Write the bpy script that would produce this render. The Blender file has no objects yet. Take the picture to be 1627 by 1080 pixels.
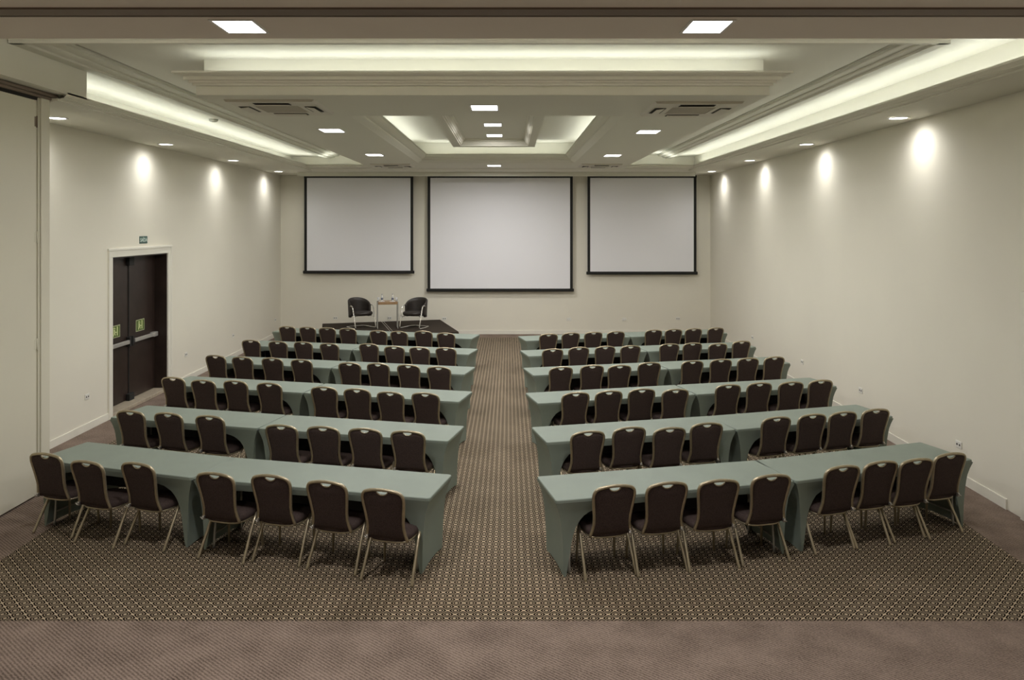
import bpy, math, random
from mathutils import Vector, Matrix
random.seed(4)
R = math.radians
SC = bpy.context.scene
COL = SC.collection

# ------------------------------------------------------------------ camera
CAM_H = 3.3
cam = bpy.data.cameras.new('camera')
cam.sensor_fit = 'HORIZONTAL'; cam.sensor_width = 36.0
cam.lens = 36.0 * 1200.0 / 1627.0
cam.shift_x = (813.5 - 808.0) / 1627.0
cam.shift_y = -(540.0 - 357.0) / 1627.0
cam.clip_start = 0.05; cam.clip_end = 100
camo = bpy.data.objects.new('camera', cam); COL.objects.link(camo)
camo.location = (0, 0, CAM_H); camo.rotation_euler = (R(90), 0, 0)
SC.camera = camo

# ------------------------------------------------------------------ world, exposure
w = bpy.data.worlds.new('world'); SC.world = w; w.use_nodes = True
w.node_tree.nodes['Background'].inputs[0].default_value = (0.9, 0.9, 0.85, 1)
w.node_tree.nodes['Background'].inputs[1].default_value = 0.05
vs = SC.view_settings
vs.view_transform = 'Standard'; vs.look = 'None'; vs.gamma = 1.0; vs.use_curve_mapping = False
vs.exposure = 0.0

P_COVE_SIDE, P_COVE_BACK, P_COVE_TRAY, P_COVE_IN = 30, 26, 14, 14
P_DOWN, P_WASH, P_FRONT = 72, 62, 68
C_COVE = (0.95, 1.0, 1.0); C_DOWN = (1.0, 0.97, 0.97); C_WASH = (1.0, 0.98, 0.97)

# ------------------------------------------------------------------ helpers
class MB:
    def __init__(s): s.v = []; s.f = []; s.sm = []
    def add(s, vs_, fs, smooth=False):
        o = len(s.v); s.v += [tuple(p) for p in vs_]
        s.f += [tuple(i + o for i in f) for f in fs]; s.sm += [smooth] * len(fs); return s
    def box(s, x0, y0, z0, x1, y1, z1):
        vs_ = [(x, y, z) for z in (z0, z1) for y in (y0, y1) for x in (x0, x1)]
        return s.add(vs_, [(0,2,3,1),(4,5,7,6),(0,1,5,4),(2,6,7,3),(0,4,6,2),(1,3,7,5)])
    def bbox(s, x0, y0, z0, x1, y1, z1, b=.005):
        """box with chamfered edges"""
        import itertools
        c = [(x0,x1),(y0,y1),(z0,z1)]
        idx = {}; vs_ = []
        for sg in itertools.product((0,1), repeat=3):
            for ax in range(3):
                p = []
                for k in range(3):
                    val = c[k][sg[k]]
                    if k != ax: val += b if sg[k] == 0 else -b
                    p.append(val)
                idx[(sg, ax)] = len(vs_); vs_.append(p)
        fs = []
        for ax in range(3):
            o = [k for k in range(3) if k != ax]
            for sd in (0,1):
                q = []
                for a, b2 in ((0,0),(1,0),(1,1),(0,1)):
                    sg = [0,0,0]; sg[ax] = sd; sg[o[0]] = a; sg[o[1]] = b2
                    q.append(idx[(tuple(sg), ax)])
                fs.append(q)
        for ax in range(3):
            o = [k for k in range(3) if k != ax]
            for a in (0,1):
                for b2 in (0,1):
                    s0 = [0,0,0]; s1 = [0,0,0]
                    s0[o[0]] = s1[o[0]] = a; s0[o[1]] = s1[o[1]] = b2; s1[ax] = 1
                    s0, s1 = tuple(s0), tuple(s1)
                    fs.append([idx[(s0,o[0])], idx[(s1,o[0])], idx[(s1,o[1])], idx[(s0,o[1])]])
        for sg in itertools.product((0,1), repeat=3):
            fs.append([idx[(sg,0)], idx[(sg,1)], idx[(sg,2)]])
        return s.add(vs_, fs)
    def prism(s, pts, axis, a0, a1, cap=True, closed=True, smooth=False):
        """2D polygon extruded along an axis. axis 'y': pts are (x,z); 'x': (y,z); 'z': (x,y)"""
        def m(p, a):
            return {'y': (p[0], a, p[1]), 'x': (a, p[0], p[1]), 'z': (p[0], p[1], a)}[axis]
        n = len(pts)
        vs_ = [m(p, a0) for p in pts] + [m(p, a1) for p in pts]
        rng = range(n if closed else n - 1)
        fs = [(i, (i+1) % n, n + (i+1) % n, n + i) for i in rng]
        s.add(vs_, fs, smooth)
        if cap and closed: s.add(vs_, [tuple(range(n)), tuple(range(2*n-1, n-1, -1))])
        return s
    def tube(s, pts, r, n=8, closed=False, cap=True):
        pts = [Vector(p) for p in pts]; N = len(pts); vs_ = []; fs = []
        up = None
        for i, p in enumerate(pts):
            a = pts[i-1] if (i > 0 or closed) else p
            b = pts[(i+1) % N] if (i < N-1 or closed) else p
            t = (b - a).normalized()
            if up is None:
                up = Vector((0,0,1)) if abs(t.z) < .9 else Vector((0,1,0))
            u = (up - t * up.dot(t)).normalized(); v = t.cross(u); up = u
            rr = r[i] if isinstance(r, (list, tuple)) else r
            for k in range(n):
                th = 2*math.pi*k/n
                vs_.append(p + (u*math.cos(th) + v*math.sin(th)) * rr)
        for i in range(N if closed else N-1):
            j = (i+1) % N
            for k in range(n):
                fs.append((i*n+k, i*n+(k+1) % n, j*n+(k+1) % n, j*n+k))
        s.add(vs_, fs, True)
        if cap and not closed:
            s.add(vs_, [tuple(range(n-1,-1,-1)), tuple((N-1)*n + k for k in range(n))])
        return s
    def lathe(s, prof, n=16, cx=0, cy=0):
        vs_ = []; fs = []
        for (r, z) in prof:
            for k in range(n):
                th = 2*math.pi*k/n; vs_.append((cx + r*math.cos(th), cy + r*math.sin(th), z))
        for i in range(len(prof)-1):
            for k in range(n):
                fs.append((i*n+k, i*n+(k+1) % n, (i+1)*n+(k+1) % n, (i+1)*n+k))
        return s.add(vs_, fs, True)
    def grid(s, fn, nu, nv, smooth=True, wrap=False):
        vs_ = [fn(i/nu, j/nv) for j in range(nv+1) for i in range(nu+1)]
        W = nu+1
        fs = [(j*W+i, j*W+i+1, (j+1)*W+i+1, (j+1)*W+i) for j in range(nv) for i in range(nu)]
        return s.add(vs_, fs, smooth)
    def mesh(s, name):
        me = bpy.data.meshes.new(name); me.from_pydata(s.v, [], s.f)
        me.polygons.foreach_set('use_smooth', s.sm); me.update()
        import bmesh
        bm = bmesh.new(); bm.from_mesh(me)
        bmesh.ops.remove_doubles(bm, verts=bm.verts, dist=1e-5)
        bmesh.ops.recalc_face_normals(bm, faces=bm.faces)
        bm.to_mesh(me); bm.free()
        return me
    def build(s, name, mat, parent=None):
        return link(name, s.mesh(name), mat, parent)

def link(name, me, mat, parent=None):
    o = bpy.data.objects.new(name, me); COL.objects.link(o)
    if mat and not me.materials: me.materials.append(mat)
    if parent: o.parent = parent
    return o
def empty(name, loc=(0,0,0), rz=0):
    o = bpy.data.objects.new(name, None); COL.objects.link(o)
    o.location = loc; o.rotation_euler = (0,0,rz); o.empty_display_size = .1; return o
def tag(o, label=None, cat=None, group=None, kind=None):
    if label: o['label'] = label
    if cat: o['category'] = cat
    if group: o['group'] = group
    if kind: o['kind'] = kind
    return o
def struct(o, label=None):
    o['kind'] = 'structure'
    if label: o['label'] = label
    return o
def copy_tree(o, parent=None):
    c = o.copy(); COL.objects.link(c); c.parent = parent
    for ch in list(o.children): copy_tree(ch, c)
    return c
ORD = ['first','second','third','fourth','fifth','sixth','seventh','eighth']

# ------------------------------------------------------------------ materials
def mat(name, col, rough=.6, metal=0, spec=.4, emit=None, es=0, trans=0, noise=None, bump=None, ior=1.45):
    m = bpy.data.materials.new(name); m.use_nodes = True
    nt = m.node_tree; b = nt.nodes['Principled BSDF']
    b.inputs['Base Color'].default_value = (*col, 1); b.inputs['Roughness'].default_value = rough
    b.inputs['Metallic'].default_value = metal; b.inputs['Specular IOR Level'].default_value = spec
    b.inputs['IOR'].default_value = ior
    if trans: b.inputs['Transmission Weight'].default_value = trans
    if emit:
        b.inputs['Emission Color'].default_value = (*emit, 1); b.inputs['Emission Strength'].default_value = es
    tc = nt.nodes.new('ShaderNodeTexCoord')
    if noise:
        sc, amt = noise
        n = nt.nodes.new('ShaderNodeTexNoise'); n.inputs['Scale'].default_value = sc; n.inputs['Detail'].default_value = 4
        nt.links.new(tc.outputs['Object'], n.inputs['Vector'])
        r = nt.nodes.new('ShaderNodeMapRange'); r.inputs[1].default_value = .3; r.inputs[2].default_value = .7
        r.inputs[3].default_value = 1-amt; r.inputs[4].default_value = 1+amt
        nt.links.new(n.outputs['Fac'], r.inputs[0])
        mx = nt.nodes.new('ShaderNodeMix'); mx.data_type = 'RGBA'; mx.blend_type = 'MULTIPLY'; mx.inputs[0].default_value = 1
        mx.inputs[6].default_value = (*col, 1); nt.links.new(r.outputs[0], mx.inputs[7])
        nt.links.new(mx.outputs[2], b.inputs['Base Color'])
    if bump:
        sc, st = bump
        n2 = nt.nodes.new('ShaderNodeTexNoise'); n2.inputs['Scale'].default_value = sc; n2.inputs['Detail'].default_value = 3
        nt.links.new(tc.outputs['Object'], n2.inputs['Vector'])
        bp = nt.nodes.new('ShaderNodeBump'); bp.inputs['Strength'].default_value = st; bp.inputs['Distance'].default_value = .01
        nt.links.new(n2.outputs['Fac'], bp.inputs['Height']); nt.links.new(bp.outputs['Normal'], b.inputs['Normal'])
    return m

M = {}
M['wall'] = mat('wall_paint', (.775,.745,.635), .7, spec=.25, noise=(.6,.02), bump=(60,.04))
M['panel'] = mat('partition_laminate', (.68,.65,.53), .5, spec=.3, noise=(.8,.02))
M['ceil'] = mat('ceiling_paint', (.73,.71,.61), .75, spec=.2)
M['front_ceil'] = mat('ceiling_paint_shade_tone', (.78,.71,.62), .75, spec=.2, noise=(.5,.03))  # same ceiling paint; its tone in shade is put into the colour
M['base'] = mat('baseboard_paint', (.80,.78,.68), .45)
M['green'] = mat('green_stretch_fabric', (.225,.265,.222), .55, spec=.35, noise=(3,.04), bump=(400,.05))
M['brown'] = mat('brown_upholstery', (.060,.042,.037), .85, spec=.2, noise=(90,.25), bump=(300,.15))
M['gold'] = mat('bronze_tube', (.43,.37,.255), .36, metal=.8, noise=(20,.08))
M['clip'] = mat('clip_steel', (.60,.58,.54), .3, metal=.9)
M['steel'] = mat('grey_steel', (.45,.44,.40), .4, metal=.7)
M['chrome'] = mat('pale_chrome', (.80,.78,.72), .22, metal=.8)
M['leather'] = mat('black_leather', (.030,.025,.021), .36, spec=.45, noise=(30,.15), bump=(120,.08))
M['stage'] = mat('stage_black_carpet', (.046,.036,.027), .9, spec=.1, noise=(60,.25))
M['wood'] = mat('walnut_top', (.32,.20,.10), .4, noise=(12,.2))
M['white'] = mat('white_matte', (.80,.79,.77), .6)
M['plate'] = mat('outlet_plastic', (.78,.77,.70), .4)
M['dark'] = mat('dark_hole', (.02,.02,.018), .7)
M['screen'] = mat('screen_fabric', (.84,.84,.86), .85, spec=.1)
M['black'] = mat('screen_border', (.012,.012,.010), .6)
M['door'] = mat('dark_wood_door', (.030,.019,.015), .38, spec=.5, noise=(4,.25))
M['thresh'] = mat('stone_threshold', (.42,.36,.27), .5, noise=(14,.15))
M['bar'] = mat('panic_bar_metal', (.62,.60,.56), .35, metal=.6)
M['track'] = mat('bronze_track', (.20,.155,.115), .6)
M['gap'] = mat('track_gap', (.02,.017,.013), .8)
M['gr_sign'] = mat('sign_green', (.055,.11,.09), .5)
M['sg_text'] = mat('sign_letter', (.60,.72,.65), .5)
M['gl_sign'] = mat('sticker_green', (.10,.16,.03), .5)
M['gl_pale'] = mat('sticker_pale', (.62,.68,.34), .5)
M['gl_edge'] = mat('sticker_border', (.42,.44,.27), .5)
M['ac'] = mat('ac_plastic', (.66,.62,.52), .5)
M['acgrille'] = mat('ac_grille', (.18,.165,.125), .6)
M['acdark'] = mat('ac_slot', (.03,.027,.02), .7)
M['detector'] = mat('detector_plastic', (.45,.44,.38), .5)
M['lamp'] = mat('lamp_diffuser', (.9,.9,.9), .5, emit=(1,.99,.98), es=9)
M['lampring'] = mat('lamp_trim', (.80,.79,.75), .4)
M['tube'] = mat('cove_tube', (.9,.9,.9), .5, emit=(1,1,.85), es=4)
M['glass'] = mat('clear_glass', (.86,.88,.86), .08)
M['glass'].node_tree.nodes['Principled BSDF'].inputs['Alpha'].default_value = .35
M['blue'] = mat('bottle_label', (.10,.11,.16), .5)

def carpets():
    # plain twill carpet
    m = bpy.data.materials.new('plain_brown_carpet'); m.use_nodes = True; nt = m.node_tree; N = nt.nodes; Lk = nt.links
    b = N['Principled BSDF']; b.inputs['Roughness'].default_value = .95; b.inputs['Specular IOR Level'].default_value = .08
    tc = N.new('ShaderNodeTexCoord')
    n1 = N.new('ShaderNodeTexNoise'); n1.inputs['Scale'].default_value = 3.2; n1.inputs['Detail'].default_value = 3
    n2 = N.new('ShaderNodeTexNoise'); n2.inputs['Scale'].default_value = 70; n2.inputs['Detail'].default_value = 2
    for n in (n1, n2): Lk.new(tc.outputs['Object'], n.inputs['Vector'])
    def math_(op, a, b2, c=None):
        q = N.new('ShaderNodeMath'); q.operation = op
        for i, x in enumerate((a, b2, c)):
            if x is None: continue
            if isinstance(x, (int, float)): q.inputs[i].default_value = x
            else: Lk.new(x, q.inputs[i])
        return q.outputs[0]
    sx = N.new('ShaderNodeSeparateXYZ'); Lk.new(tc.outputs['Object'], sx.inputs[0])
    nz = N.new('ShaderNodeTexNoise'); nz.inputs['Scale'].default_value = 34; nz.inputs['Detail'].default_value = 1; Lk.new(tc.outputs['Object'], nz.inputs['Vector'])
    ph = math_('MULTIPLY', sx.outputs[0], .63*2*math.pi/.026)
    ph = math_('MULTIPLY_ADD', sx.outputs[1], .77*2*math.pi/.026, ph)
    ph = math_('MULTIPLY_ADD', nz.outputs['Fac'], 3.0, ph)
    t = math_('MULTIPLY_ADD', math_('SINE', ph, None), .16, .20)
    t = math_('MULTIPLY_ADD', n1.outputs['Fac'], .45, t)
    t = math_('MULTIPLY_ADD', n2.outputs['Fac'], .6, t)
    cr = N.new('ShaderNodeValToRGB'); cr.color_ramp.elements[0].position = .3; cr.color_ramp.elements[1].position = .95
    cr.color_ramp.elements[0].color = (.04,.026,.018,1); cr.color_ramp.elements[1].color = (.30,.23,.185,1)
    Lk.new(t, cr.inputs[0]); Lk.new(cr.outputs[0], b.inputs['Base Color'])
    M['carpet'] = m
    # ogee lattice carpet
    m = bpy.data.materials.new('lattice_carpet'); m.use_nodes = True; nt = m.node_tree; N = nt.nodes; Lk = nt.links
    b = N['Principled BSDF']; b.inputs['Roughness'].default_value = .95; b.inputs['Specular IOR Level'].default_value = .08
    tc = N.new('ShaderNodeTexCoord'); sx = N.new('ShaderNodeSeparateXYZ'); Lk.new(tc.outputs['Object'], sx.inputs[0])
    a = math_('MULTIPLY', sx.outputs[0], 2*math.pi/.130); c = math_('MULTIPLY', sx.outputs[1], 2*math.pi/.128)
    ca = math_('COSINE', a, None); cb = math_('COSINE', c, None)
    q = math_('ABSOLUTE', math_('ADD', ca, cb), None)
    cr = N.new('ShaderNodeValToRGB'); e = cr.color_ramp.elements
    hi = (.47,.38,.265,1); lo = (.012,.007,.004,1)
    e[0].position = 0; e[0].color = hi; e[1].position = 1; e[1].color = hi
    for pos, col in ((.07,hi),(.11,lo),(.48,lo),(.52,hi),(.61,hi),(.65,lo),(.88,lo),(.92,hi)):
        x = e.new(pos); x.color = col
    Lk.new(math_('MULTIPLY', q, .5), cr.inputs[0])
    n2 = N.new('ShaderNodeTexNoise'); n2.inputs['Scale'].default_value = 2; Lk.new(tc.outputs['Object'], n2.inputs['Vector'])
    rg = N.new('ShaderNodeMapRange'); rg.inputs[3].default_value = .85; rg.inputs[4].default_value = 1.15
    Lk.new(n2.outputs['Fac'], rg.inputs[0])
    mx = N.new('ShaderNodeMix'); mx.data_type = 'RGBA'; mx.blend_type = 'MULTIPLY'; mx.inputs[0].default_value = 1
    Lk.new(cr.outputs[0], mx.inputs[6]); Lk.new(rg.outputs[0], mx.inputs[7]); Lk.new(mx.outputs[2], b.inputs['Base Color'])
    M['lattice'] = m
carpets()

# ================================================================== ROOM SHELL
YB = 22.8                                             # back wall
def wl(y): return -6.74 - .0104*(y-9.4)               # left wall face
def wr(y): return 5.77 + .022*(y-8.3)                 # right wall face
Y0 = -3.0
ZS, ZL, ZSTRIP, ZC, ZT = 4.80, 4.95, 5.35, 5.40, 4.86

floor = MB().box(-8, Y0-.2, -.15, 8, YB+.3, -.002).build('floor', M['carpet']); struct(floor, 'plain brown twill carpet around the patterned field')
lat = MB().prism([(-5.0,6.30),(wr(6.3)-.73,6.30),(wr(22)-.73,22.1),(wl(22)+.72,22.1),(wl(10.1)+.72,10.1),(-5.0,10.1)], 'z', -.02, 0).build('patterned_carpet', M['lattice'], floor)
lat['label'] = 'brown and beige lattice patterned carpet field'

# left wall with door opening
DY0, DY1, DZ = 12.9, 15.02, 2.74
def seg_wall(y0, y1, z0, z1, f, sgn, th=.3):
    return [(f(y0), y0), (f(y1), y1), (f(y1)+sgn*th, y1), (f(y0)+sgn*th, y0)], z0, z1
mb = MB()
for (a, b_, z0, z1) in ((9.40, DY0, 0, 5.6), (DY0, DY1, DZ, 5.6), (DY1, YB+.2, 0, 5.6)):
    p, z0, z1 = seg_wall(a, b_, z0, z1, wl, -1); mb.prism(p, 'z', z0, z1)
wall_left = struct(mb.build('wall_left', M['wall']), 'cream painted left wall with exit door')
mb = MB(); p, z0, z1 = seg_wall(Y0, YB+.2, 0, 5.6, wr, 1); mb.prism(p, 'z', z0, z1)
wall_right = struct(mb.build('wall_right', M['wall']), 'cream painted right wall')
wall_back = struct(MB().box(-7.4, YB, 0, 6.6, YB+.3, 5.6).build('wall_back', M['wall']), 'cream back wall behind the screens')
wall_front = struct(MB().box(-6.2, Y0-.3, 0, 6.2, Y0, 5.6).build('wall_front', M['wall']))

# left folding partition near the camera
part_w = struct(MB().box(-6.05, Y0, 0, -5.85, 9.40, 5.3).build('wall_partition', M['panel']), 'cream folding partition at the left edge')
MB().bbox(-5.85, 4.6, .02, -5.73, 9.165, 4.81, .004).build('partition_panel', M['panel'], part_w)
MB().bbox(-5.85, -.1, .02, -5.73, 4.59, 4.81, .004).build('partition_panel', M['panel'], part_w)
MB().bbox(-5.85, 9.235, 0, -5.715, 9.41, 4.89, .004).build('jamb', M['panel'], part_w)
MB().box(-5.85, 9.165, 0, -5.745, 9.235, 4.86).bbox(-5.75, 9.19, 0, -5.722, 9.215, 4.84, .003).build('jamb_stop', M['panel'], part_w)
for z in (4.55, 3.15, 1.85, .45):
    MB().tube([(-5.727,9.168,z-.07),(-5.727,9.168,z+.07)], .010, 8).box(-5.735,9.13,z-.06,-5.728,9.165,z+.06).build('hinge', M['track'] if z > 4 else M['panel'], part_w)
MB().box(-5.86, -.1, 4.815, -5.735, 9.20, 4.85).build('track_gap', M['gap'], part_w)
MB().bbox(-5.87, -.1, 4.85, -5.70, 9.46, 4.885, .004).bbox(-5.87, -.1, 4.885, -5.665, 9.50, 4.925, .004).build('header_moulding', M['track'], part_w)
MB().box(-7.1, 9.28, 0, -5.85, 9.40, 5.3).build('pocket_return', M['panel'], part_w)

# baseboards
mb = MB()
for a, b_ in ((9.41, DY0-.13), (DY1+.13, YB)):
    mb.prism([(wl(a),a),(wl(b_),b_),(wl(b_)+.018,b_),(wl(a)+.018,a)], 'z', 0, .115)
struct(mb.build('baseboard_left', M['base']))
a, b_ = 8.75, YB
mb = MB().prism([(wr(a),a),(wr(b_),b_),(wr(b_)-.018,b_),(wr(a)-.018,a)], 'z', 0, .12)
struct(mb.build('baseboard_right', M['base']))
struct(MB().box(wl(YB)+.018, YB-.018, 0, wr(YB)-.018, YB, .12).build('baseboard_back', M['base']))

# door frame trim at the right picture edge
t1 = MB(); x = wr(8.5)
t1.box(x-.035, 8.36, 0, x+.02, 8.47, 2.43).box(x-.035, 7.2, 2.43, x+.02, 8.47, 2.55).box(x-.02, 8.30, 0, x+.02, 8.36, 2.43)
struct(t1.build('trim_1', M['base']), 'cream door casing at the right edge')
struct(MB().box(x-.008, 7.3, .02, x+.01, 8.30, 2.43).build('door_2', M['panel']), 'cream door leaf inside the right casing')

# ------------------------------------------------------------------ exit door
d1 = empty('door_1', (wl(13.95), 13.96, 0)); struct(d1, 'dark double exit door with panic bars in the left wall')
dx = -.24; hw = (DY1-DY0)/2
MB().box(dx-.10, -hw, 0, dx-.05, hw, DZ).build('door_backing', M['door'], d1)
for sg in (-1, 1):
    y0, y1 = (-hw+.004, -.012) if sg < 0 else (.012, hw-.004)
    lf = MB().bbox(dx-.05, y0, .075, dx, y1, DZ-.01, .004).build('door_leaf', M['door'], d1)
    ya, yb_ = (y0+.12, -.10) if sg < 0 else (.10, y1-.06)
    pb = MB().bbox(dx+.035, ya, 1.115, dx+.085, yb_, 1.185, .008)
    if sg > 0: pb.bbox(dx, yb_-.17, 1.105, dx+.092, yb_, 1.195, .008)
    else: pb.bbox(dx, ya, 1.105, dx+.092, ya+.17, 1.195, .008)
    pb.build('panic_bar', M['bar'], lf)
    e = .02 if sg > 0 else -.02
    MB().bbox(dx, min(e, e*4.4), 1.06, dx+.075, max(e, e*4.4), 1.24, .008).build('latch_box', M['dark'], lf)
    # evacuation sticker
    cyy = .44 if sg > 0 else -.47
    s0 = MB().box(dx+.001, cyy-.165, 1.28, dx+.004, cyy+.165, 1.50).build('exit_sticker', M['gl_edge'], lf)
    k = MB().box(dx+.004, cyy-.145, 1.295, dx+.006, cyy+.145, 1.485).build('exit_sticker_panel', M['gl_sign'], lf)
    g = MB()
    def gb(a0, z0, a1, z1): g.box(dx+.006, cyy+a0, z0, dx+.008, cyy+a1, z1)
    gb(.045,1.315,.080,1.475)                                      # door jamb bar of the pictogram
    gb(-.085,1.31,-.065,1.465); gb(-.085,1.45,-.03,1.468)          # open door outline
    gb(-.035,1.435,-.005,1.460)                                     # head
    g.add([(dx+.007,cyy+a,z) for a, z in ((-.05,1.43),(-.015,1.43),(.0,1.385),(.045,1.385),(.045,1.37),(-.01,1.368),(.01,1.335),(.0,1.31),(-.015,1.33),(-.035,1.355),(-.06,1.31),(-.075,1.315),(-.045,1.375))], [tuple(range(13))])
    g.build('exit_pictogram', M['gl_pale'], lf)
MB().box(dx, -.014, .075, dx+.012, .014, DZ-.01).build('meeting_strip', M['dark'], d1)
for z0, z1 in ((DZ-.19, DZ-.03), (.02, .19)):
    MB().bbox(dx, -.09, z0, dx+.07, .09, z1, .008).build('bolt_housing', M['dark'], d1)
MB().box(dx-.05, hw-.022, 0, -.002, hw, DZ).box(dx-.05, -hw, 0, -.002, -hw+.022, DZ).box(dx-.05, -hw, DZ-.02, -.002, hw, DZ).build('door_reveal', M['door'], d1)
MB().bbox(dx-.05, -hw, 0, .02, hw, .065, .006).build('threshold', M['thresh'], d1)
fr = MB()
for s_ in (-1, 1):
    fr.bbox(-.01, s_*(hw+.06)-.07, 0, .028, s_*(hw+.06)+.07, DZ+.0, .006)
    fr.bbox(-.01, s_*(hw+.115)-.02, 0, .042, s_*(hw+.115)+.02, DZ+.13, .006)
fr.bbox(-.01, -hw-.13, DZ, .028, hw+.13, DZ+.13, .006).bbox(-.01, -hw-.15, DZ+.11, .042, hw+.15, DZ+.155, .006)
fr.build('door_casing', M['base'], d1)

# exit sign with lettering
def text_mesh(txt, size, name):
    cu = bpy.data.curves.new(name, 'FONT'); cu.body = txt; cu.size = size; cu.align_x = 'CENTER'; cu.align_y = 'CENTER'
    cu.extrude = .001; cu.offset = .002
    o = bpy.data.objects.new(name, cu); COL.objects.link(o)
    dg = bpy.context.evaluated_depsgraph_get(); me = bpy.data.meshes.new_from_object(o.evaluated_get(dg))
    bpy.data.objects.remove(o); bpy.data.curves.remove(cu); me.name = name; return me
sg_ = empty('exit_sign', (wl(14.03), 14.03, 3.02)); tag(sg_, 'small dark green SAIDA exit sign above the dark doors', 'sign')
MB().bbox(.001, -.150, -.068, .010, .150, .068, .003).build('sign_board', M['gr_sign'], sg_)
tx = link('sign_lettering', text_mesh('SAÍDA', .098, 'sign_lettering'), M['sg_text'], sg_)
tx.rotation_euler = (R(90), 0, R(90)); tx.location = (.0115, 0, -.004)

# ================================================================== CEILING
ceil = MB().box(-7.2, 5.55, 5.60, 6.6, YB+.3, 5.70).build('ceiling', M['ceil']); struct(ceil, 'stepped cream plaster ceiling with lit coves')
def cp(mb, name, m='ceil'): return mb.build(name, M[m], ceil)
# centre field and lit side strips
cp(MB().box(-5.02, 8.47, ZC, 4.44, YB, 5.60), 'centre_ceiling')
cp(MB().box(-6.55, 5.55, ZSTRIP, -5.30, YB, 5.60), 'left_cove_ceiling')
cp(MB().box(4.70, 5.55, ZSTRIP, 6.4, YB, 5.60), 'right_cove_ceiling')
cp(MB().box(-5.30, 5.55, ZSTRIP, 4.70, 8.40, 5.60), 'front_strip_ceiling')
# stepped cornice around the centre field: profile (distance from its outer edge, z)
cor = [(0,5.36),(0,5.292),(.15,5.292),(.15,5.320),(.19,5.320),(.225,5.324),(.25,5.332),(.262,5.345),(.262,5.358),(.29,5.358),(.34,5.362),(.375,5.368),(.39,5.376),(.39,5.402),(.43,5.402),(.43,5.45),(0,5.45)]
cp(MB().prism([(-5.5+d, z) for d, z in cor], 'y', 8.30, YB), 'left_cornice')
cp(MB().prism([(4.86-d*.86, z) for d, z in cor], 'y', 8.30, YB), 'right_cornice')
cp(MB().prism([(8.285+d*.45, z) for d, z in cor], 'x', -5.49, 4.85), 'front_cornice')
cp(MB().box(-5.49, 8.272, 5.327, 4.85, 8.29, 5.334), 'front_cornice_bead')
# soffits with crown lip. profile (distance from the lip outwards, z)
def crown(dl, zl, db, zb, zs, dflat):
    pts = [(0, zl), (0, zl-.028), (.012, zl-.028)]
    for i in range(1, 8):
        t = i/8; pts.append((.012 + (db-.03-.012)*t, zl-.030-(zl-.030-zb-.022)*(1-(1-t)**2.0)))
    pts += [(db-.03, zb+.022), (db-.03, zb), (db, zb)]
    for i in range(1, 6):
        t = i/5; pts.append((db+(dflat-db)*t, zb-(zb-zs)*(1-(1-t)**2)))
    return pts
cr_side = crown(0, ZL, .15, 4.848, ZS, .42)
def soffit(lipx, sgn, outer, wallx, y0, y1, name):
    pr = [(lipx + sgn*d, z) for d, z in cr_side] + [(outer, ZS), (outer, 5.60), (wallx, 5.60), (wallx, 4.88), (lipx + sgn*.05, 4.88), (lipx + sgn*.05, ZL)]
    cp(MB().prism(pr, 'y', y0, y1), name)
soffit(-5.5, -1, -7.1, -6.55, 9.42, YB, 'left_soffit')
soffit(5.03, 1, 6.5, 5.62, 6.09, YB, 'right_soffit')
cr_back = crown(0, ZL, .55, 4.848, ZS, .95)
pr = [(20.45+d, z) for d, z in cr_back] + [(YB, ZS), (YB, 4.88), (20.52, 4.88), (20.52, ZL)]
cp(MB().prism(pr, 'x', -5.5, 5.03), 'back_soffit')
# box closing the cove in front of the partition pocket
cp(MB().box(-5.86, 6.09, 4.93, -5.5, 9.85, 5.5), 'cove_end_box')
# front ceiling and beam
cp(MB().box(-5.86, Y0, ZS, 6.3, 5.55, 5.70), 'front_ceiling', 'front_ceil')
cp(MB().box(-5.86, 5.55, ZS, 6.3, 6.09, 4.87).box(-5.86, 6.04, 4.87, 6.3, 6.09, 4.93), 'front_beam_shelf', 'front_ceil')
cp(MB().box(-5.75, 5.215, ZS-.014, 6.0, 5.37, ZS), 'track_cover', 'track')
cp(MB().box(-5.75, 5.37, ZS-.004, 6.0, 5.40, ZS), 'track_slot', 'gap')
cp(MB().box(-5.75, 5.40, ZS-.010, 6.0, 5.425, ZS), 'track_edge', 'track')
cp(MB().box(-5.75, 5.425, ZS-.004, 6.0, 5.44, ZS), 'track_slot', 'gap')

# hanging tray
TX0, TX1, TY0, TY1 = -3.76, 3.14, 9.09, 20.93
LX0, LX1, LY0 = -3.95, 3.34, 8.83
RX0, RX1, RY0, RY1 = -2.28, 1.66, 10.82, 19.07
tr = MB()
def ring(mb, a, b_, za, zb, smooth=False):
    A = [(a[0],a[2],za),(a[1],a[2],za),(a[1],a[3],za),(a[0],a[3],za)]
    B = [(b_[0],b_[2],zb),(b_[1],b_[2],zb),(b_[1],b_[3],zb),(b_[0],b_[3],zb)]
    mb.add(A+B, [(i,(i+1)%4,4+(i+1)%4,4+i) for i in range(4)], smooth)
T = (TX0,TX1,TY0,TY1); Rr = (RX0,RX1,RY0,RY1)
ring(tr, T, Rr, ZT, ZT)
cp(tr, 'tray_underside')
def grow(b_, d, back=False): return (b_[0]-d, b_[1]+d, b_[2]-d*1.37, b_[3])
tf = MB(); prof = [(0,ZT),(0,4.968),(.03,4.968),(.03,4.996),(.055,4.996),(.06,5.018),(.075,5.040),(.10,5.058),(.135,5.068),(.165,5.070),(.165,5.078),(.19,5.078),(.19,5.10),(.10,5.10),(.10,5.02),(-.16,5.02)]
for (d0,z0),(d1_,z1) in zip(prof, prof[1:]): ring(tf, grow(T,d0), grow(T,d1_), z0, z1)
cp(tf, 'tray_crown')
NX0, NX1, NY0 = -3.87, 3.24, 9.60
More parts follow.
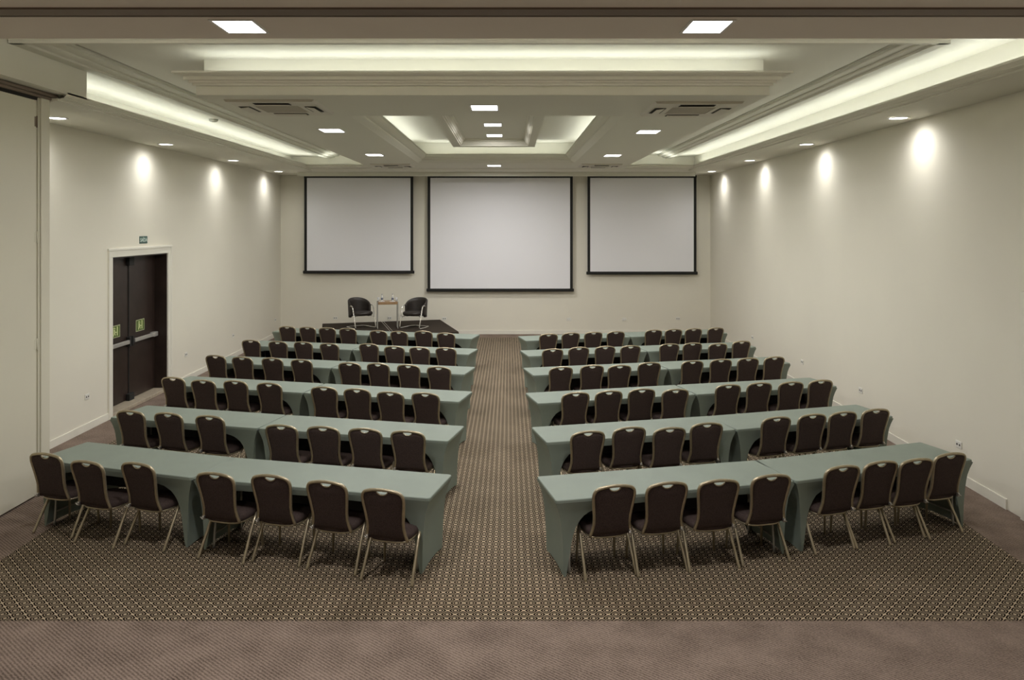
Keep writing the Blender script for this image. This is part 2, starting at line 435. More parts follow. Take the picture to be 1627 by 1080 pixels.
nk = MB()   # neck that carries the tray (drawn as walls around the inner recess)
nk.box(NX0, NY0, 4.98, NX1, RY0-.3, ZC+.05).box(NX0, RY0-.3, 4.98, RX0-.28, YB, ZC+.05).box(RX1+.28, RY0-.3, 4.98, NX1, YB, ZC+.05).box(RX0-.28, RY1+.3, 4.98, RX1+.28, YB, ZC+.05)
cp(nk, 'tray_neck')
# recess crown inside the tray
ic = MB()
def ins(b_, d, ky=1.0): return (b_[0]+d, b_[1]-d, b_[2]+d*ky, b_[3]-d*ky)
prof = [(0,ZT),(.02,4.872),(.06,4.892),(.10,4.915),(.115,4.93),(.115,4.945),(.135,4.95),(.16,4.962),(.19,4.985),(.21,5.01),(.225,5.045),(.245,5.05),(.245,5.065),(.17,5.065),(.17,5.0),(-.28,5.0)]
for (d0,z0),(d1_,z1) in zip(prof, prof[1:]): ring(ic, ins(Rr,d0,1.35), ins(Rr,d1_,1.35), z0, z1)
cp(ic, 'recess_crown')
# hanging frame in the recess
B0 = (-1.29,.61,12.15,17.7); B1 = (-1.107,.446,12.4,17.45)
hb = MB(); zb0 = 5.12
ring(hb, B0, B1, zb0, zb0); ring(hb, B0, B0, zb0, ZC)
prof = [(0,zb0),(.0,5.14),(.025,5.145),(.03,5.165),(.05,5.175),(.055,5.20),(.08,5.215),(.085,5.24),(.11,5.255),(.115,5.27)]
for (d0,z0),(d1_,z1) in zip(prof, prof[1:]): ring(hb, ins(B1,d0,1.6), ins(B1,d1_,1.6), z0, z1)
cp(hb, 'hanging_frame')
bi = ins(B1,.115,1.6)
cp(MB().box(bi[0]-.01, bi[2]-.01, 5.27, bi[1]+.01, bi[3]+.01, 5.30), 'inner_ceiling')
# screen pelmet
pel = MB().bbox(-6.03, 21.55, 4.685, 5.33, 21.60, 4.80, .004)
cp(pel, 'screen_pelmet')

# ================================================================== LIGHTS
def area(name, parent, loc, sx, sy, power, color, rot=(0,0,0), spread=180):
    l = bpy.data.lights.new(name, 'AREA'); l.shape = 'RECTANGLE'; l.size = sx; l.size_y = sy
    l.energy = power; l.color = color; l.spread = R(spread)
    o = bpy.data.objects.new(name, l); COL.objects.link(o); o.parent = parent
    o.location = loc; o.rotation_euler = rot; return o
def cove(name_label, x0, y0, x1, y1, z, power, tilt=(0,0)):
    L = math.hypot(x1-x0, y1-y0); alongx = abs(x1-x0) > abs(y1-y0)
    e = empty('cove_light_strip', ((x0+x1)/2, (y0+y1)/2, z)); tag(e, name_label, 'light strip', 'hidden cove lights')
    hx, hy = (L/2, .02) if alongx else (.02, L/2)
    MB().bbox(-hx, -hy, 0, hx, hy, .03, .003).build('housing', M['lampring'], e)
    MB().bbox(-hx+.01, -hy+.006, .03, hx-.01, hy-.006, .038, .002).build('diffuser', M['tube'], e)
    area('cove_lamp', e, (0,0,.045), 2*hx, 2*hy, power, C_COVE, (R(180)+tilt[0], tilt[1], 0))
cove('light strip glowing in the left side cove', -6.15, 9.95, -6.15, 22.0, 4.882, P_COVE_SIDE)
cove('light strip glowing in the right side cove', 5.35, 6.4, 5.35, 22.0, 4.882, P_COVE_SIDE*1.2)
cove('light strip glowing in the back cove left of the tray', -5.9, 21.9, -4.2, 21.9, 4.882, P_COVE_BACK*.2)
cove('light strip glowing in the back cove right of the tray', 3.6, 21.9, 5.1, 21.9, 4.882, P_COVE_BACK*.2)
cove('light strip glowing above the front edge of the hanging tray', -3.75, 9.30, 3.12, 9.30, 5.022, P_COVE_TRAY)
cove('light strip along the left top edge of the hanging tray', -3.89, 9.7, -3.89, 20.8, 5.022, 42)
cove('light strip along the right top edge of the hanging tray', 3.27, 9.7, 3.27, 20.8, 5.022, 42)
cove('light strip glowing behind the front beam', -5.4, 5.75, 4.9, 5.75, 4.872, 80)
cove('light strip in the left side of the central recess', -2.3, 11.2, -2.3, 18.7, 5.002, P_COVE_IN)
cove('light strip in the right side of the central recess', 1.68, 11.2, 1.68, 18.7, 5.002, P_COVE_IN)
cove('light strip at the far end of the central recess', -2.1, 19.0, 1.5, 19.0, 5.002, P_COVE_IN*.5)
cove('light strip at the near end of the central recess', -2.1, 10.9, 1.5, 10.9, 5.002, P_COVE_IN*.5)

def downlight(x, y, z, label, group, power, sx=.34, sy=.42):
    e = empty('square_downlight', (x, y, z)); tag(e, label, 'ceiling light', group)
    a, b_ = sx/2, sy/2; r = MB(); wd = .022
    r.box(-a-wd,-b_-wd,-.008,a+wd,-b_,.0).box(-a-wd,b_,-.008,a+wd,b_+wd,.0).box(-a-wd,-b_,-.008,-a,b_,.0).box(a,-b_,-.008,a+wd,b_,.0)
    r.build('trim_frame', M['lampring'], e)
    MB().box(-a,-b_,-.004,a,b_,-.0005).build('diffuser', M['lamp'], e)
    area('lamp', e, (0,0,-.010), sx*.96, sy*.96, power, C_DOWN, (0,0,0), 176)
G1 = 'square downlights in the hanging tray'
for x, y, lb in ((-.32,10.06,'large square downlight at the near middle of the hanging tray'),
                 (-2.92,12.48,'square downlight on the left of the tray, behind the near air conditioner'),
                 (2.34,12.65,'square downlight on the right of the tray, behind the near air conditioner'),
                 (-2.99,16.86,'small far left square downlight beside the central recess'),
                 (2.34,17.0,'small far right square downlight beside the central recess'),
                 (-.38,19.9,'smallest square downlight above the middle screen')):
    downlight(x, y, ZT, lb, G1, P_DOWN)
downlight(-.31, 14.87, 5.27, 'nearer of two square downlights inside the central recess frame', G1, P_DOWN*.6, .33, .40)
downlight(-.31, 16.65, 5.27, 'farther of two square downlights inside the central recess frame', G1, P_DOWN*.6, .33, .40)
downlight(-2.03, 5.71, ZS, 'square downlight in the front beam, left one', 'front beam downlights', P_FRONT, .29, .34)
downlight(1.50, 5.71, ZS, 'square downlight in the front beam, right one', 'front beam downlights', P_FRONT, .29, .34)
for x, lr in ((-2.03,'left'), (1.5,'right')):  # unseen downlights added out of view for extra light on the near zone
    downlight(x, 2.2, ZS, f'{lr} unseen downlight added nearer than the front beam track', 'added unseen downlights', P_FRONT*.4, .29, .34)

def washer(x, y, wallx, label):
    e = empty('round_downlight', (x, y, ZS)); tag(e, label, 'ceiling light', 'round wall washing downlights')
    MB().lathe([(.115,0),(.145,0),(.147,-.006),(.13,-.012),(.115,-.008),(.115,0)], 24).build('trim_ring', M['lampring'], e)
    MB().lathe([(0,-.002),(.115,-.003),(.115,0),(0,0)], 24).build('diffuser', M['lamp'], e)
    l = bpy.data.lights.new('lamp', 'SPOT'); l.energy = P_WASH; l.spot_size = R(165); l.spot_blend = 1.0; l.color = C_WASH
    l.shadow_soft_size = .13
    o = bpy.data.objects.new('lamp', l); COL.objects.link(o); o.parent = e; o.location = (0,0,-.03)
    o.rotation_euler = (0, R(-4) * (1 if wallx > x else -1), 0)
names = ['nearest','second nearest','third nearest','farthest']
for i, y in enumerate((10.6, 14.06, 17.6, 21.2)):
    washer(wl(y)+.41, y, wl(y), f'{names[i]} round downlight along the left wall')
    washer(wr(y)-.35, y, wr(y), f'{names[i]} round downlight along the right wall')

# ------------------------------------------------------------------ air conditioner cassettes
def cassette(x, y, s_, label):
    e = empty('air_conditioner', (x, y, ZT)); tag(e, label, 'air conditioner', 'ceiling cassette air conditioners')
    a = s_/2; c = a-.28
    f = MB()
    f.prism([(-a,0),(-a+.03,-.03),(-c,-.035),(-c,0)], 'y', -a, a); f.prism([(a,0),(a-.03,-.03),(c,-.035),(c,0)], 'y', -a, a)
    f.box(-c,-a,-.033,c,-c,0).box(-c,c,-.033,c,a,0)
    f.build('frame', M['ac'], e)
    g = MB().box(-c,-c,-.022,c,c,-.002); gr = g.build('intake_grille', M['acgrille'], e)
    sl = MB()
    for i in range(12):
        yy = -c + (i+.5)*2*c/12; sl.box(-c,yy-.007,-.030,c,yy+.007,-.022)
    sl.build('grille_bars', M['ac'], gr)
    for k in range(4):
        d = a-.14
        lv = MB().box(-c+.06,-.075,-.0375,c-.06,.075,-.034).build('outlet_slot', M['acdark'], e)
        lv2 = MB().prism([(-.052,-.039),(.052,-.052),(.052,-.058),(-.052,-.045)], 'x', -c+.07, c-.07).build('louver', M['ac'], lv)
        lv.location = (d*math.cos(k*math.pi/2), d*math.sin(k*math.pi/2), 0); lv.rotation_euler = (0,0,k*math.pi/2-math.pi/2)
cassette(-2.99, 9.98, 1.13, 'near left ceiling air conditioner at the front of the tray')
cassette(2.42, 10.12, 1.13, 'near right ceiling air conditioner at the front of the tray')
cassette(-3.03, 19.85, 1.05, 'far left ceiling air conditioner above the left screen')
cassette(2.40, 19.85, 1.05, 'far right ceiling air conditioner above the right screen')
sd = empty('smoke_detector', (-5.74, 14.7, ZSTRIP)); tag(sd, 'small round smoke detector in the left lit cove', 'smoke detector')
MB().lathe([(0,-.05),(.05,-.05),(.075,-.035),(.085,-.015),(.085,0),(0,0)], 20).build('body', M['detector'], sd)
MB().lathe([(.0,-.058),(.03,-.058),(.035,-.05),(0,-.05)], 12).build('sensor_cap', M['ac'], sd)

# ================================================================== SCREENS
def screen(x0, x1, zb, label):
    e = empty('projection_screen', ((x0+x1)/2, 22.66, zb)); tag(e, label, 'screen', 'pull down projection screens')
    h = (x1-x0)/2; H = 4.79-zb
    MB().box(-h+.07, -.003, .06, h-.07, .003, H).build('screen_fabric', M['screen'], e)
    for s_ in (-1,1):
        a = s_*(h-.04); MB().box(a-.04, -.005, .05, a+.04, .005, H).build('side_border', M['black'], e)
    MB().bbox(-h-.035, -.03, -.03, h+.035, .03, .06, .012).build('bottom_bar', M['black'], e)
    MB().tube([(-h, .0, H-.045),(h, .0, H-.045)], .04, 12).build('roller', M['black'], e)
def sx_(u): return (u-808)*22.66/1200
def sz_(v): return CAM_H-(v-357)*22.66/1200
screen(sx_(483.5), sx_(656.5), sz_(433), 'white projection screen on the left, above the two armchairs')
screen(sx_(679.5), sx_(910), sz_(461.5), 'largest white projection screen in the middle of the back wall')
screen(sx_(933.5), sx_(1106.5), sz_(434.5), 'white projection screen on the right of the back wall')

# ================================================================== OUTLETS
def outlet(loc, rz, label, holes=True):
    e = empty('wall_outlet', loc, rz); tag(e, label, 'outlet', 'wall outlets')
    MB().bbox(-.065, -.012, -.045, .065, 0, .045, .004).build('cover_plate', M['plate'], e)
    for s_ in (-.028, .028):
        MB().lathe([(0,.001),(.014,.001),(.014,-.001),(0,-.001)], 10).build('socket', M['dark'] if holes else M['plate'], e)
        o = e.children[-1]; o.rotation_euler = (R(90),0,0); o.location = (s_, -.0125, 0)
for u, v, lb, hh in ((533,505,'white outlet on the back wall left of the left armchair',1),(619,505,'white outlet on the back wall under the side table',1),
    (706,506,'white outlet on the back wall right of the stage corner',1),(904,507,'white outlet low on the back wall under the right edge of the middle screen',0),
    (992,507,'white outlet low on the back wall under the right screen',0),(1077,506,'white outlet with dark sockets at the right end of the back wall',1)):
    outlet(((u-808)*YB/1200, YB, CAM_H-(v-357)*YB/1200), 0, lb, hh)
def side_outlet(u, v, side, lb):
    f_ = wl if side < 0 else wr; y = 12.
    for _ in range(20): y = f_(y)*1200/(u-808)
    outlet((f_(y), y, CAM_H-(v-357)*y/1200), R(90) if side < 0 else R(-90), lb)
for u, v, lb in ((138,630,'nearest outlet on the left wall, before the exit door'),(295,563,'outlet on the left wall just behind the exit door'),(370,533,'outlet on the left wall midway between door and corner'),(437,508,'outlet on the left wall near the back corner')):
    side_outlet(u, v, -1, lb)
for u, v, lb in ((1524,706,'nearest outlet on the right wall'),(1368,620,'second outlet on the right wall from the camera'),(1275,575,'third outlet on the right wall from the camera'),(1196,536,'farthest outlet on the right wall')):
    side_outlet(u, v, 1, lb)

# ================================================================== STAGE SET
SH = .45; sa = math.atan2(.95, 3.35); st = empty('stage_platform', (-3.35, 20.97, 0), sa)
tag(st, 'low black carpeted stage platform set at an angle before the back wall', 'stage')
hwx, hwy = 1.72, 1.34
MB().bbox(-hwx, -hwy, .40, .0-.003, hwy, SH, .006).build('deck', M['stage'], st)
MB().bbox(.003, -hwy, .40, hwx, hwy, SH, .006).build('deck', M['stage'], st)
for q in (-.03,.03): MB().box(q-.007,-.75,SH,q+.007,hwy-.02,SH+.004).build('joint_strip', M['clip'], st)
sk = MB()
for (ax, ay, bx_, by_) in ((-hwx,-hwy,hwx,-hwy),(hwx,-hwy,hwx,hwy),(hwx,hwy,-hwx,hwy),(-hwx,hwy,-hwx,-hwy)):
    n_ = 40
    def fn(u, v, ax=ax, ay=ay, bx_=bx_, by_=by_):
        dx_, dy_ = bx_-ax, by_-ay; L = math.hypot(dx_,dy_); nx, ny = dy_/L, -dx_/L
        o_ = .008*math.sin(u*L*26)*v + .004
        return (ax+dx_*u+nx*o_, ay+dy_*u+ny*o_, .42-.42*v)
    sk.grid(fn, n_, 3)
sk.build('skirt', M['stage'], st)

def armchair(x, y, rz, label):
    e = empty('armchair', (x, y, SH), rz); tag(e, label, 'chair', 'black armchairs on the stage')
    # wrap-around shell: angle 0 = back (-y)
    def shell(off, zoff=0):
        def fn(u, v):
            a = (u-.5)*2*R(112); r = .315+off + .03*v*math.cos(a/1.3)
            top = .80 - .20*(abs(u-.5)*2)**2.2; bot = .30 if abs(u-.5) < .42 else .30+.10*((abs(u-.5)-.42)/.08)
            return (r*math.sin(a)*.98, -r*math.cos(a)*.95-.0, bot+(top-bot)*v)
        return fn
    b = MB(); fo, fi = shell(.0), shell(-.05); nu, nv = 24, 6
    b.grid(fo, nu, nv); b.grid(fi, nu, nv)
    b.grid(lambda u, v: tuple(fo(u,1)[k]*(1-v)+fi(u,1)[k]*v + (.018*math.sin(v*math.pi) if k == 2 else 0) for k in range(3)), nu, 4)
    b.grid(lambda u, v: tuple(fo(u,0)[k]*(1-v)+fi(u,0)[k]*v for k in range(3)), nu, 1)
    for uu in (0,1): b.grid(lambda u, v, uu=uu: tuple(fo(uu,v)[k]*(1-u)+fi(uu,v)[k]*u for k in range(3)), 1, nv)
    b.build('backrest_shell', M['leather'], e)
    def seat(u, v):
        a = u*2*math.pi; prof = [(0,.480),(.17,.477),(.245,.463),(.270,.435),(.270,.40),(.245,.36),(0,.35)]
        k = v*6; i = min(int(k),5); t = k-i; r = prof[i][0]*(1-t)+prof[i+1][0]*t; z = prof[i][1]*(1-t)+prof[i+1][1]*t
        c_, s_ = math.cos(a), math.sin(a); q = (abs(c_)**3+abs(s_)**3)**(-1/3)
        return (r*q*c_, r*q*s_*1.12+.10, z)
    MB().grid(seat, 32, 12).build('seat_cushion', M['leather'], e)
    for s_ in (-1,1):
        pts = [(s_*.30,-.02,.60),(s_*.315,.10,.625),(s_*.318,.17,.605),(s_*.318,.20,.55),(s_*.316,.27,.30),(s_*.312,.335,.06),(s_*.31,.335,.022),(s_*.30,.30,.013),(s_*.29,-.05,.013),(s_*.26,-.25,.013)]
        MB().tube(pts, .015, 8).build('arm_tube', M['chrome'], e)
    MB().tube([(-.26,-.25,.013),(-.2,-.29,.013),(.2,-.29,.013),(.26,-.25,.013)], .013, 8).build('base_tube', M['chrome'], e)
    MB().tube([(-.314,.265,.31),(-.2,.15,.345),(.2,.15,.345),(.314,.265,.31)], .011, 8).build('seat_support', M['chrome'], e)
armchair(-4.13, 20.95, R(180+40), 'black tub armchair with chrome frame left of the side table')
armchair(-2.57, 20.95, R(180-24), 'black tub armchair with chrome frame right of the side table')

tb = empty('side_table', (-3.35, 20.9, SH), R(12)); tag(tb, 'small square wooden side table with grey metal legs between the armchairs', 'table')
MB().bbox(-.265,-.235,.665,.265,.235,.735,.006).build('table_top', M['wood'], tb)
for sx2 in (-1,1):
    for sy2 in (-1,1):
        MB().bbox(sx2*.275-.011, sy2*.20-.011, .0, sx2*.275+.011, sy2*.20+.011, .735, .002).build('leg', M['steel'], tb)
    MB().bbox(sx2*.275-.011, -.189, .0, sx2*.275+.011, .189, .020, .002).build('floor_runner', M['steel'], tb)
zt = SH+.735
for (x, y, lb) in ((-3.49,20.86,'left'),(-3.20,20.88,'right')):
    npk = MB().bbox(-.075,-.06,0,.075,.06,.004,.001).build('napkin', M['white']); npk.location = (x+(.0), y-.05, zt); npk.rotation_euler = (0,0,R(12))
    tag(npk, f'white napkin under the {lb} water bottle', 'napkin', 'napkins on the side table')
    e = empty('water_bottle', (x, y-.03, zt+.004)); tag(e, f'clear water bottle on the {lb} side of the side table', 'bottle', 'water bottles')
    MB().lathe([(0,0),(.032,0),(.034,.01),(.034,.11),(.030,.135),(.015,.165),(.012,.185),(0,.186)], 16).build('bottle_body', M['glass'], e)
    MB().lathe([(.0345,.045),(.0352,.045),(.0352,.095),(.0345,.095)], 16).build('label_band', M['blue'], e)
    MB().lathe([(0,.205),(.013,.205),(.014,.185),(0,.184)], 12).build('cap', M['blue'], e)
    gx = x + (-.10 if lb == 'left' else .10)
    gl = MB().lathe([(0,.0),(.028,0),(.034,.11),(.0325,.11),(.027,.006),(0,.006)], 16).build('drinking_glass', M['glass'])
    gl.location = (gx, y-.02, zt+.001); tag(gl, f'empty drinking glass beside the {lb} water bottle', 'glass', 'drinking glasses')

# ================================================================== TABLES
TL, TW, TZ = 2.48, .70, .735
def lerp_tab(tab, x):
    if x <= tab[0][0]: return tab[0][1]
    for (a, fa), (b_, fb) in zip(tab, tab[1:]):
        if x <= b_: return fa + (fb-fa)*(x-a)/(b_-a)
    return tab[-1][1]
GI = [(0,0),(.05,.22),(.09,.45),(.16,.62),(.30,.82),(.5,.95),(.72,1)]   # inset fraction by drop below the top
def inset(z): return lerp_tab(GI, (TZ-.03)-z)
_tabcache = {}
def table_meshes(L):
    if L in _tabcache: return _tabcache[L]
    W = TW; ix, iy = .09, .045; zt_ = TZ-.028
    near = [(0,0),(.03,0),(.04,.08),(.065,.22),(.10,.36),(.15,.47),(.21,.55),(.30,.605),(.45,.64),(1.3,.655)]
    far = [(0,0),(.055,0),(.085,.06),(.14,.14),(.25,.21),(.45,.27),(.7,.30),(1.3,.315)]
    end = [(0,0),(.04,0),(.10,.012),(.20,.022),(.4,.025)]
    def corner(a, b_, sx, sy, z):
        g = inset(z); return (sx*(L/2-ix*g), sy*(W/2-iy*g), z)
    n = 44; sides = []; ends = []
    for sy, tab in ((-1,near),(1,far)):
        sk = MB()
        def fn(u, v, sy=sy, tab=tab):
            uu = u*2-1; uu = math.copysign(1-(1-abs(uu))**1.6, uu)
            d = (1-abs(uu))*(L/2-ix); z = zt_ + (lerp_tab(tab, d)-zt_)*v
            g = inset(z); pin = .03*math.sin(min(1,d/.5)*math.pi)*(1-abs(1-2*min(1,max(0,(zt_-z)/.65))))
            return (uu*(L/2-ix*g), sy*(W/2-iy*g-pin), z)
        sk.grid(fn, n, 10); sides.append(sk.mesh('cover_side'))
    for sx in (-1,1):
        en = MB()
        def fn(u, v, sx=sx):
            uu = u*2-1; d = (1-abs(uu))*(W/2-iy); z = zt_ + (lerp_tab(end, d)-zt_)*v
            g = inset(z); pin = .03*(1-uu*uu)*math.sin(math.pi*min(1,max(0,(zt_-z)/zt_)))
            return (sx*(L/2-ix*g-pin), uu*(W/2-iy*g), z)
        en.grid(fn, 12, 10); ends.append(en.mesh('cover_end'))
    # top with rounded corners
    tp = MB(); r = .03; out = []
    for cx_, cy_, a0 in ((L/2-r,W/2-r,0),(-L/2+r,W/2-r,90),(-L/2+r,-W/2+r,180),(L/2-r,-W/2+r,270)):
        for k in range(5):
            a = R(a0+k*22.5); out.append((cx_+r*math.cos(a), cy_+r*math.sin(a), cx_, cy_))
    N = len(out); rows = [(-.002,TZ-.034),(0,TZ-.030),(0,TZ-.006),(-.006,TZ)]
    vs_ = []
    for d, z in rows:
        for (px, py, cx_, cy_) in out:
            f_ = (r+d)/r; vs_.append((cx_+(px-cx_)*f_, cy_+(py-cy_)*f_, z))
    fs = [(j*N+i, j*N+(i+1)%N, (j+1)*N+(i+1)%N, (j+1)*N+i) for j in range(3) for i in range(N)]
    fs += [tuple(range(3*N, 4*N)), tuple(range(N-1,-1,-1))]
    tp.add(vs_, fs); top = tp.mesh('cover_top')
    lg = []; shd = MB().box(-L/2+.16, W/2-.105, .30, L/2-.16, W/2-.095, TZ-.04).mesh('shade_panel'); shd.materials.append(M['black'])  # black sheet added inside the far cover, standing in for under-table shade
    for sx in (-1,1):
        q = MB(); x = sx*(L/2-.16)
        for sy in (-1,1): q.tube([(x-sx*.02, sy*.22, TZ-.04),(x, sy*.24, .03),(x, sy*.245, .0)], .014, 6)
        q.tube([(x, -.235, .14),(x, .235, .14)], .010, 6); lg.append(q.mesh('leg_frame'))
    for me, m in [(q,'green') for q in sides+ends+[top]]+[(q,'steel') for q in lg]: me.materials.append(M[m])
    _tabcache[L] = (top, sides, ends, lg, shd); return _tabcache[L]
def table(A, ang_deg, L, side, label):
    """A = near corner at the aisle end (world); side -1: table runs to the left of A"""
    a = R(ang_deg); t = Vector((math.cos(a), math.sin(a))) * (1 if side > 0 else -1)
    n = Vector((-math.sin(a), math.cos(a)))
    c = Vector(A) + t*L/2 + n*TW/2
    e = empty('covered_table', (c.x, c.y, 0), a); tag(e, label, 'table', 'green covered conference tables')
    top, sides, ends, lg, shd = table_meshes(L); link('shade_panel', shd, None, e)
    link('cover_top', top, None, e)
    for q in sides: link('cover_side', q, None, e)
    for q in ends: link('cover_end', q, None, e)
    for g in lg: link('leg_frame', g, None, e)
    return Vector(A) + t*(L+.022)
ROWN = ['nearest row','second row','third row','fourth row','fifth row','farthest row']
AL = [(-.74,7.08),(-.72,8.95),(-.72,10.95),(-.76,12.95),(-.79,14.95),(-.83,17.0)]
AR = [(.44,7.02),(.45,8.9),(.42,10.85),(.42,12.87),(.39,14.75),(.38,16.72)]
angL = [(-13.2,-17),(-13.2,-14),(-13.7,-13.7),(-13.5,-13.5),(-13,-13),(-13.2,-13.2)]
lenL = [(2.52,2.06),(2.50,2.2)]+[(2.48,2.48)]*4
angR = [(12.5,17.5),(13.2,15.8),(13.5,13.5),(13.2,13.2),(13,13),(13.5,13.5)]
lenR = [(2.48,2.30),(2.46,2.38)]+[(2.48,2.44)]*4
for r in range(6):
    for side, AA, ang, ln, sn in ((-1,AL,angL,lenL,'left'),(1,AR,angR,lenR,'right')):
        A = AA[r]
        nx = table(A, ang[r][0], ln[r][0], side, f'green cloth table at the aisle end of the {ROWN[r]}, {sn} block')
        table(nx, ang[r][1], ln[r][1], side, f'green cloth table at the wall end of the {ROWN[r]}, {sn} block')

# ================================================================== BANQUET CHAIRS
def chair_y(z): return lerp_tab([(.385,-.183),(.46,-.198),(.55,-.218),(.70,-.250),(.80,-.275),(.90,-.302)], z)
HALF = [(.395,.205),(.42,.198),(.46,.186),(.52,.176),(.58,.177),(.66,.186),(.74,.197),(.79,.202)]
ARCH = [(.202,.79),(.201,.815),(.195,.838),(.183,.857),(.165,.870),(.138,.879),(.10,.8865),(.055,.8915),(0,.894)]
def arch_z(x):
    x = abs(x); a = sorted(ARCH); return lerp_tab(a, x)
def make_chair():
    P = {}
    # back frame: one bent tube
    pts = [(h_, z) for z, h_ in HALF] + ARCH[1:]
    pts = pts + [(-x, z) for x, z in reversed(pts[:-1])]
    P['back_frame'] = (MB().tube([(x, chair_y(z), z) for x, z in pts], .0155, 8), 'gold')
    # padded panel with handle cut-out at the top
    def hw_(z): return lerp_tab(HALF, z)-.008 if z < .79 else max(.0,lerp_tab([(z2,x) for x, z2 in ARCH], z)-.008)
    def ztop(u):
        x = abs(u)*.191; d = .0
        if x < .062: d = .040*(1-(x/.062)**2.2)
        return arch_z(x)-.008-d
    def surf(s_):
        def fn(a, v):
            u = a*2-1; z = .402 + (ztop(u)-.402)*v
            wv = lerp_tab([(zz,h_) for zz,h_ in HALF]+[(.85,.202)], z)-.006
            x = u*wv if z < .80 else u*(.191+(wv-.191)*max(0,(.86-z)/.06))
            edge = (1-abs(u)**5)*(1-abs(2*v-1)**7)
            return (x, chair_y(z) + s_*(.004+(.022 if s_ > 0 else .012)*edge), z)
        return fn
    b = MB(); NU, NV = 20, 10
    f1, f2 = surf(-1), surf(1)
    b.grid(f1, NU, NV); b.grid(f2, NU, NV)
    for vv in (0,1): b.grid(lambda u, v, vv=vv: tuple(f1(u,vv)[k]*(1-v)+f2(u,vv)[k]*v for k in range(3)), NU, 1, False)
    for uu in (0,1): b.grid(lambda u, v, uu=uu: tuple(f1(uu,v)[k]*(1-u)+f2(uu,v)[k]*u for k in range(3)), 1, NV, False)
    P['backrest'] = (b, 'brown')
    hp = [(x, chair_y(.87), arch_z(x)-.010-.042*(1-(abs(x)/.066)**2.2)) for x in [-.066+.132*i/10 for i in range(11)]]
    P['handle'] = (MB().tube(hp, .006, 6), 'gold')
    def seat(u, v):
        prof = [(0,.460),(.6,.458),(.88,.449),(.97,.433),(1.0,.415),(.985,.390),(.9,.380),(0,.380)]
        k = v*7; i = min(int(k),6); t = k-i; r = prof[i][0]*(1-t)+prof[i+1][0]*t; z = prof[i][1]*(1-t)+prof[i+1][1]*t
        a = u*2*math.pi; c_, s_ = math.cos(a), math.sin(a); q = (abs(c_)**4+abs(s_)**4)**(-.25)
        y = r*q*s_*.215
        return (r*q*c_*(.212 + .012*(y/.215)), y+.02, z)
    P['seat'] = (MB().grid(seat, 28, 14), 'brown')
    fr_ = []
    for k in range(24):
        a = k*2*math.pi/24; c_, s_ = math.cos(a), math.sin(a); q = (abs(c_)**4+abs(s_)**4)**(-.25)
        fr_.append((q*c_*.198, q*s_*.20+.02, .378))
    P['seat_frame'] = (MB().tube(fr_, .0105, 6, closed=True), 'gold')
    legs = []
    for s_ in (-1,1):
        legs.append(MB().tube([(s_*.200,.115,.402),(s_*.222,.07,.396),(s_*.232,.035,.378),(s_*.236,.0,.345),(s_*.240,-.05,.27),(s_*.252,-.20,.012),(s_*.2525,-.205,0)], .0145, 8))
        legs.append(MB().tube([(s_*.175,.195,.385),(s_*.188,.205,.30),(s_*.198,.215,.012),(s_*.198,.216,0)], .0125, 8))
    out = {k: b_.mesh(k) for k, (b_, m) in P.items()}
    for k, (b_, m) in P.items(): out[k].materials.append(M[m])
    lm = [l.mesh('leg') for l in legs]
    for me in lm: me.materials.append(M['gold'])
    clips = {}
    for s_ in (-1,1):
        c = MB().bbox(s_*.185-.012, -.225, .40, s_*.185+.012, -.195, .437, .004).tube([(s_*.185-.02,-.232,.430),(s_*.185+.014,-.236,.410)], .006, 6)
        me = c.mesh('linking_clip'); me.materials.append(M['clip']); clips[s_] = me
    return out, lm, clips
CH, CLEG, CCLIP = make_chair()
def chair(x, y, rz, side, label, group):
    e = empty('banquet_chair', (x, y, 0), rz); tag(e, label, 'chair', group)
    for k, me in CH.items(): link(k, me, None, e)
    for me in CLEG: link('leg', me, None, e)
    link('linking_clip', CCLIP[side], None, e)

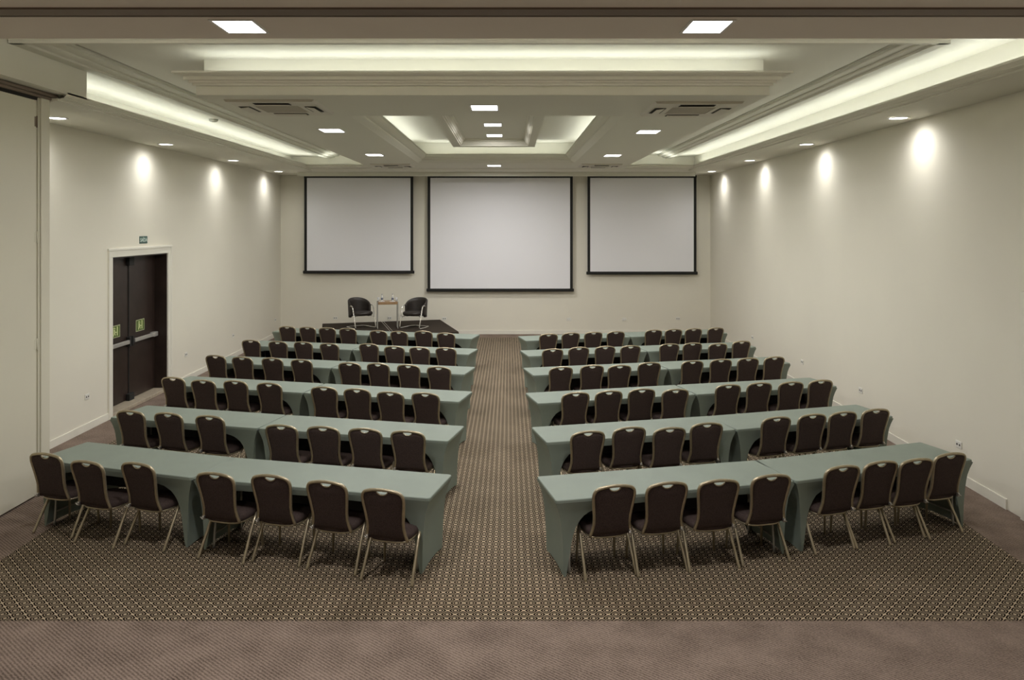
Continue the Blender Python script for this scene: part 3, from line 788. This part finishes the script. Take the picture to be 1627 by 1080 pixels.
# tops of the chair backs on the plan (x, y), from the aisle outwards for each row
TOPS = {'L': [[(-1.151, 6.853), (-1.712, 7.071), (-2.289, 7.241), (-2.848, 7.303), (-3.75, 7.611), (-4.296, 7.671), (-4.872, 7.93)], [(-1.179, 8.79), (-1.698, 8.898), (-2.212, 8.981), (-2.731, 9.052), (-3.766, 9.494), (-4.354, 9.64), (-4.89, 9.747)], [(-1.193, 10.783), (-1.705, 10.844), (-2.223, 11.051), (-2.739, 11.179), (-3.639, 11.453), (-4.215, 11.627), (-4.731, 11.675), (-5.291, 11.889)], [(-1.184, 12.768), (-1.724, 12.951), (-2.268, 13.086), (-2.774, 13.145), (-3.696, 13.451), (-4.27, 13.618), (-4.847, 13.719), (-5.395, 13.884)], [(-1.23, 14.755), (-1.752, 14.808), (-2.263, 14.921), (-2.829, 15.246), (-3.635, 15.277), (-4.221, 15.49), (-4.758, 15.548), (-5.37, 15.717)], [(-1.397, 16.763), (-1.928, 17.062), (-2.477, 17.017), (-2.961, 17.13), (-3.735, 17.507), (-4.24, 17.625), (-4.731, 17.74), (-5.242, 17.86)]], 'R': [[(0.984, 6.96), (1.485, 7.036), (1.987, 7.106), (2.531, 7.248), (3.336, 7.518), (3.79, 7.663), (4.197, 7.743), (4.653, 7.934)], [(0.929, 8.78), (1.44, 8.954), (1.913, 8.934), (2.408, 9.146), (3.355, 9.429), (3.861, 9.572), (4.306, 9.695), (4.795, 9.836)], [(0.967, 10.807), (1.457, 10.913), (1.956, 11.044), (2.443, 11.021), (3.308, 11.341), (3.822, 11.476), (4.328, 11.54), (4.836, 11.675)], [(0.892, 12.751), (1.435, 12.911), (1.906, 12.911), (2.462, 13.163), (3.256, 13.333), (3.803, 13.489), (4.329, 13.612), (4.843, 13.733)], [(0.859, 14.606), (1.384, 14.805), (1.916, 14.928), (2.43, 15.0), (3.254, 15.237), (3.748, 15.351), (4.244, 15.27), (4.821, 15.599)], [(0.887, 16.63), (1.391, 16.788), (1.907, 16.912), (2.421, 16.992), (3.321, 17.251), (3.803, 17.367), (4.291, 17.484), (4.842, 17.616)]]}
for r in range(6):
    for side, key, sn in ((-1,'L','left'),(1,'R','right')):
        pts = TOPS[key][r]; n_ = len(pts)
        for i, (x, y) in enumerate(pts):
            ang = (angL if side < 0 else angR)[r][0 if i < 4 else 1]
            a = R(ang + random.uniform(-2.2, 2.2))
            ox, oy = -math.sin(a)*(-.302), math.cos(a)*(-.302)
            pos = 'at the aisle' if i == 0 else ('nearest the wall' if i == n_-1 else f'{ORD[i]} from the aisle')
            chair(x-ox, y-oy, a, side, f'brown banquet chair {pos}, {ROWN[r]} of the {sn} block', f'brown banquet chairs in the {sn} block')
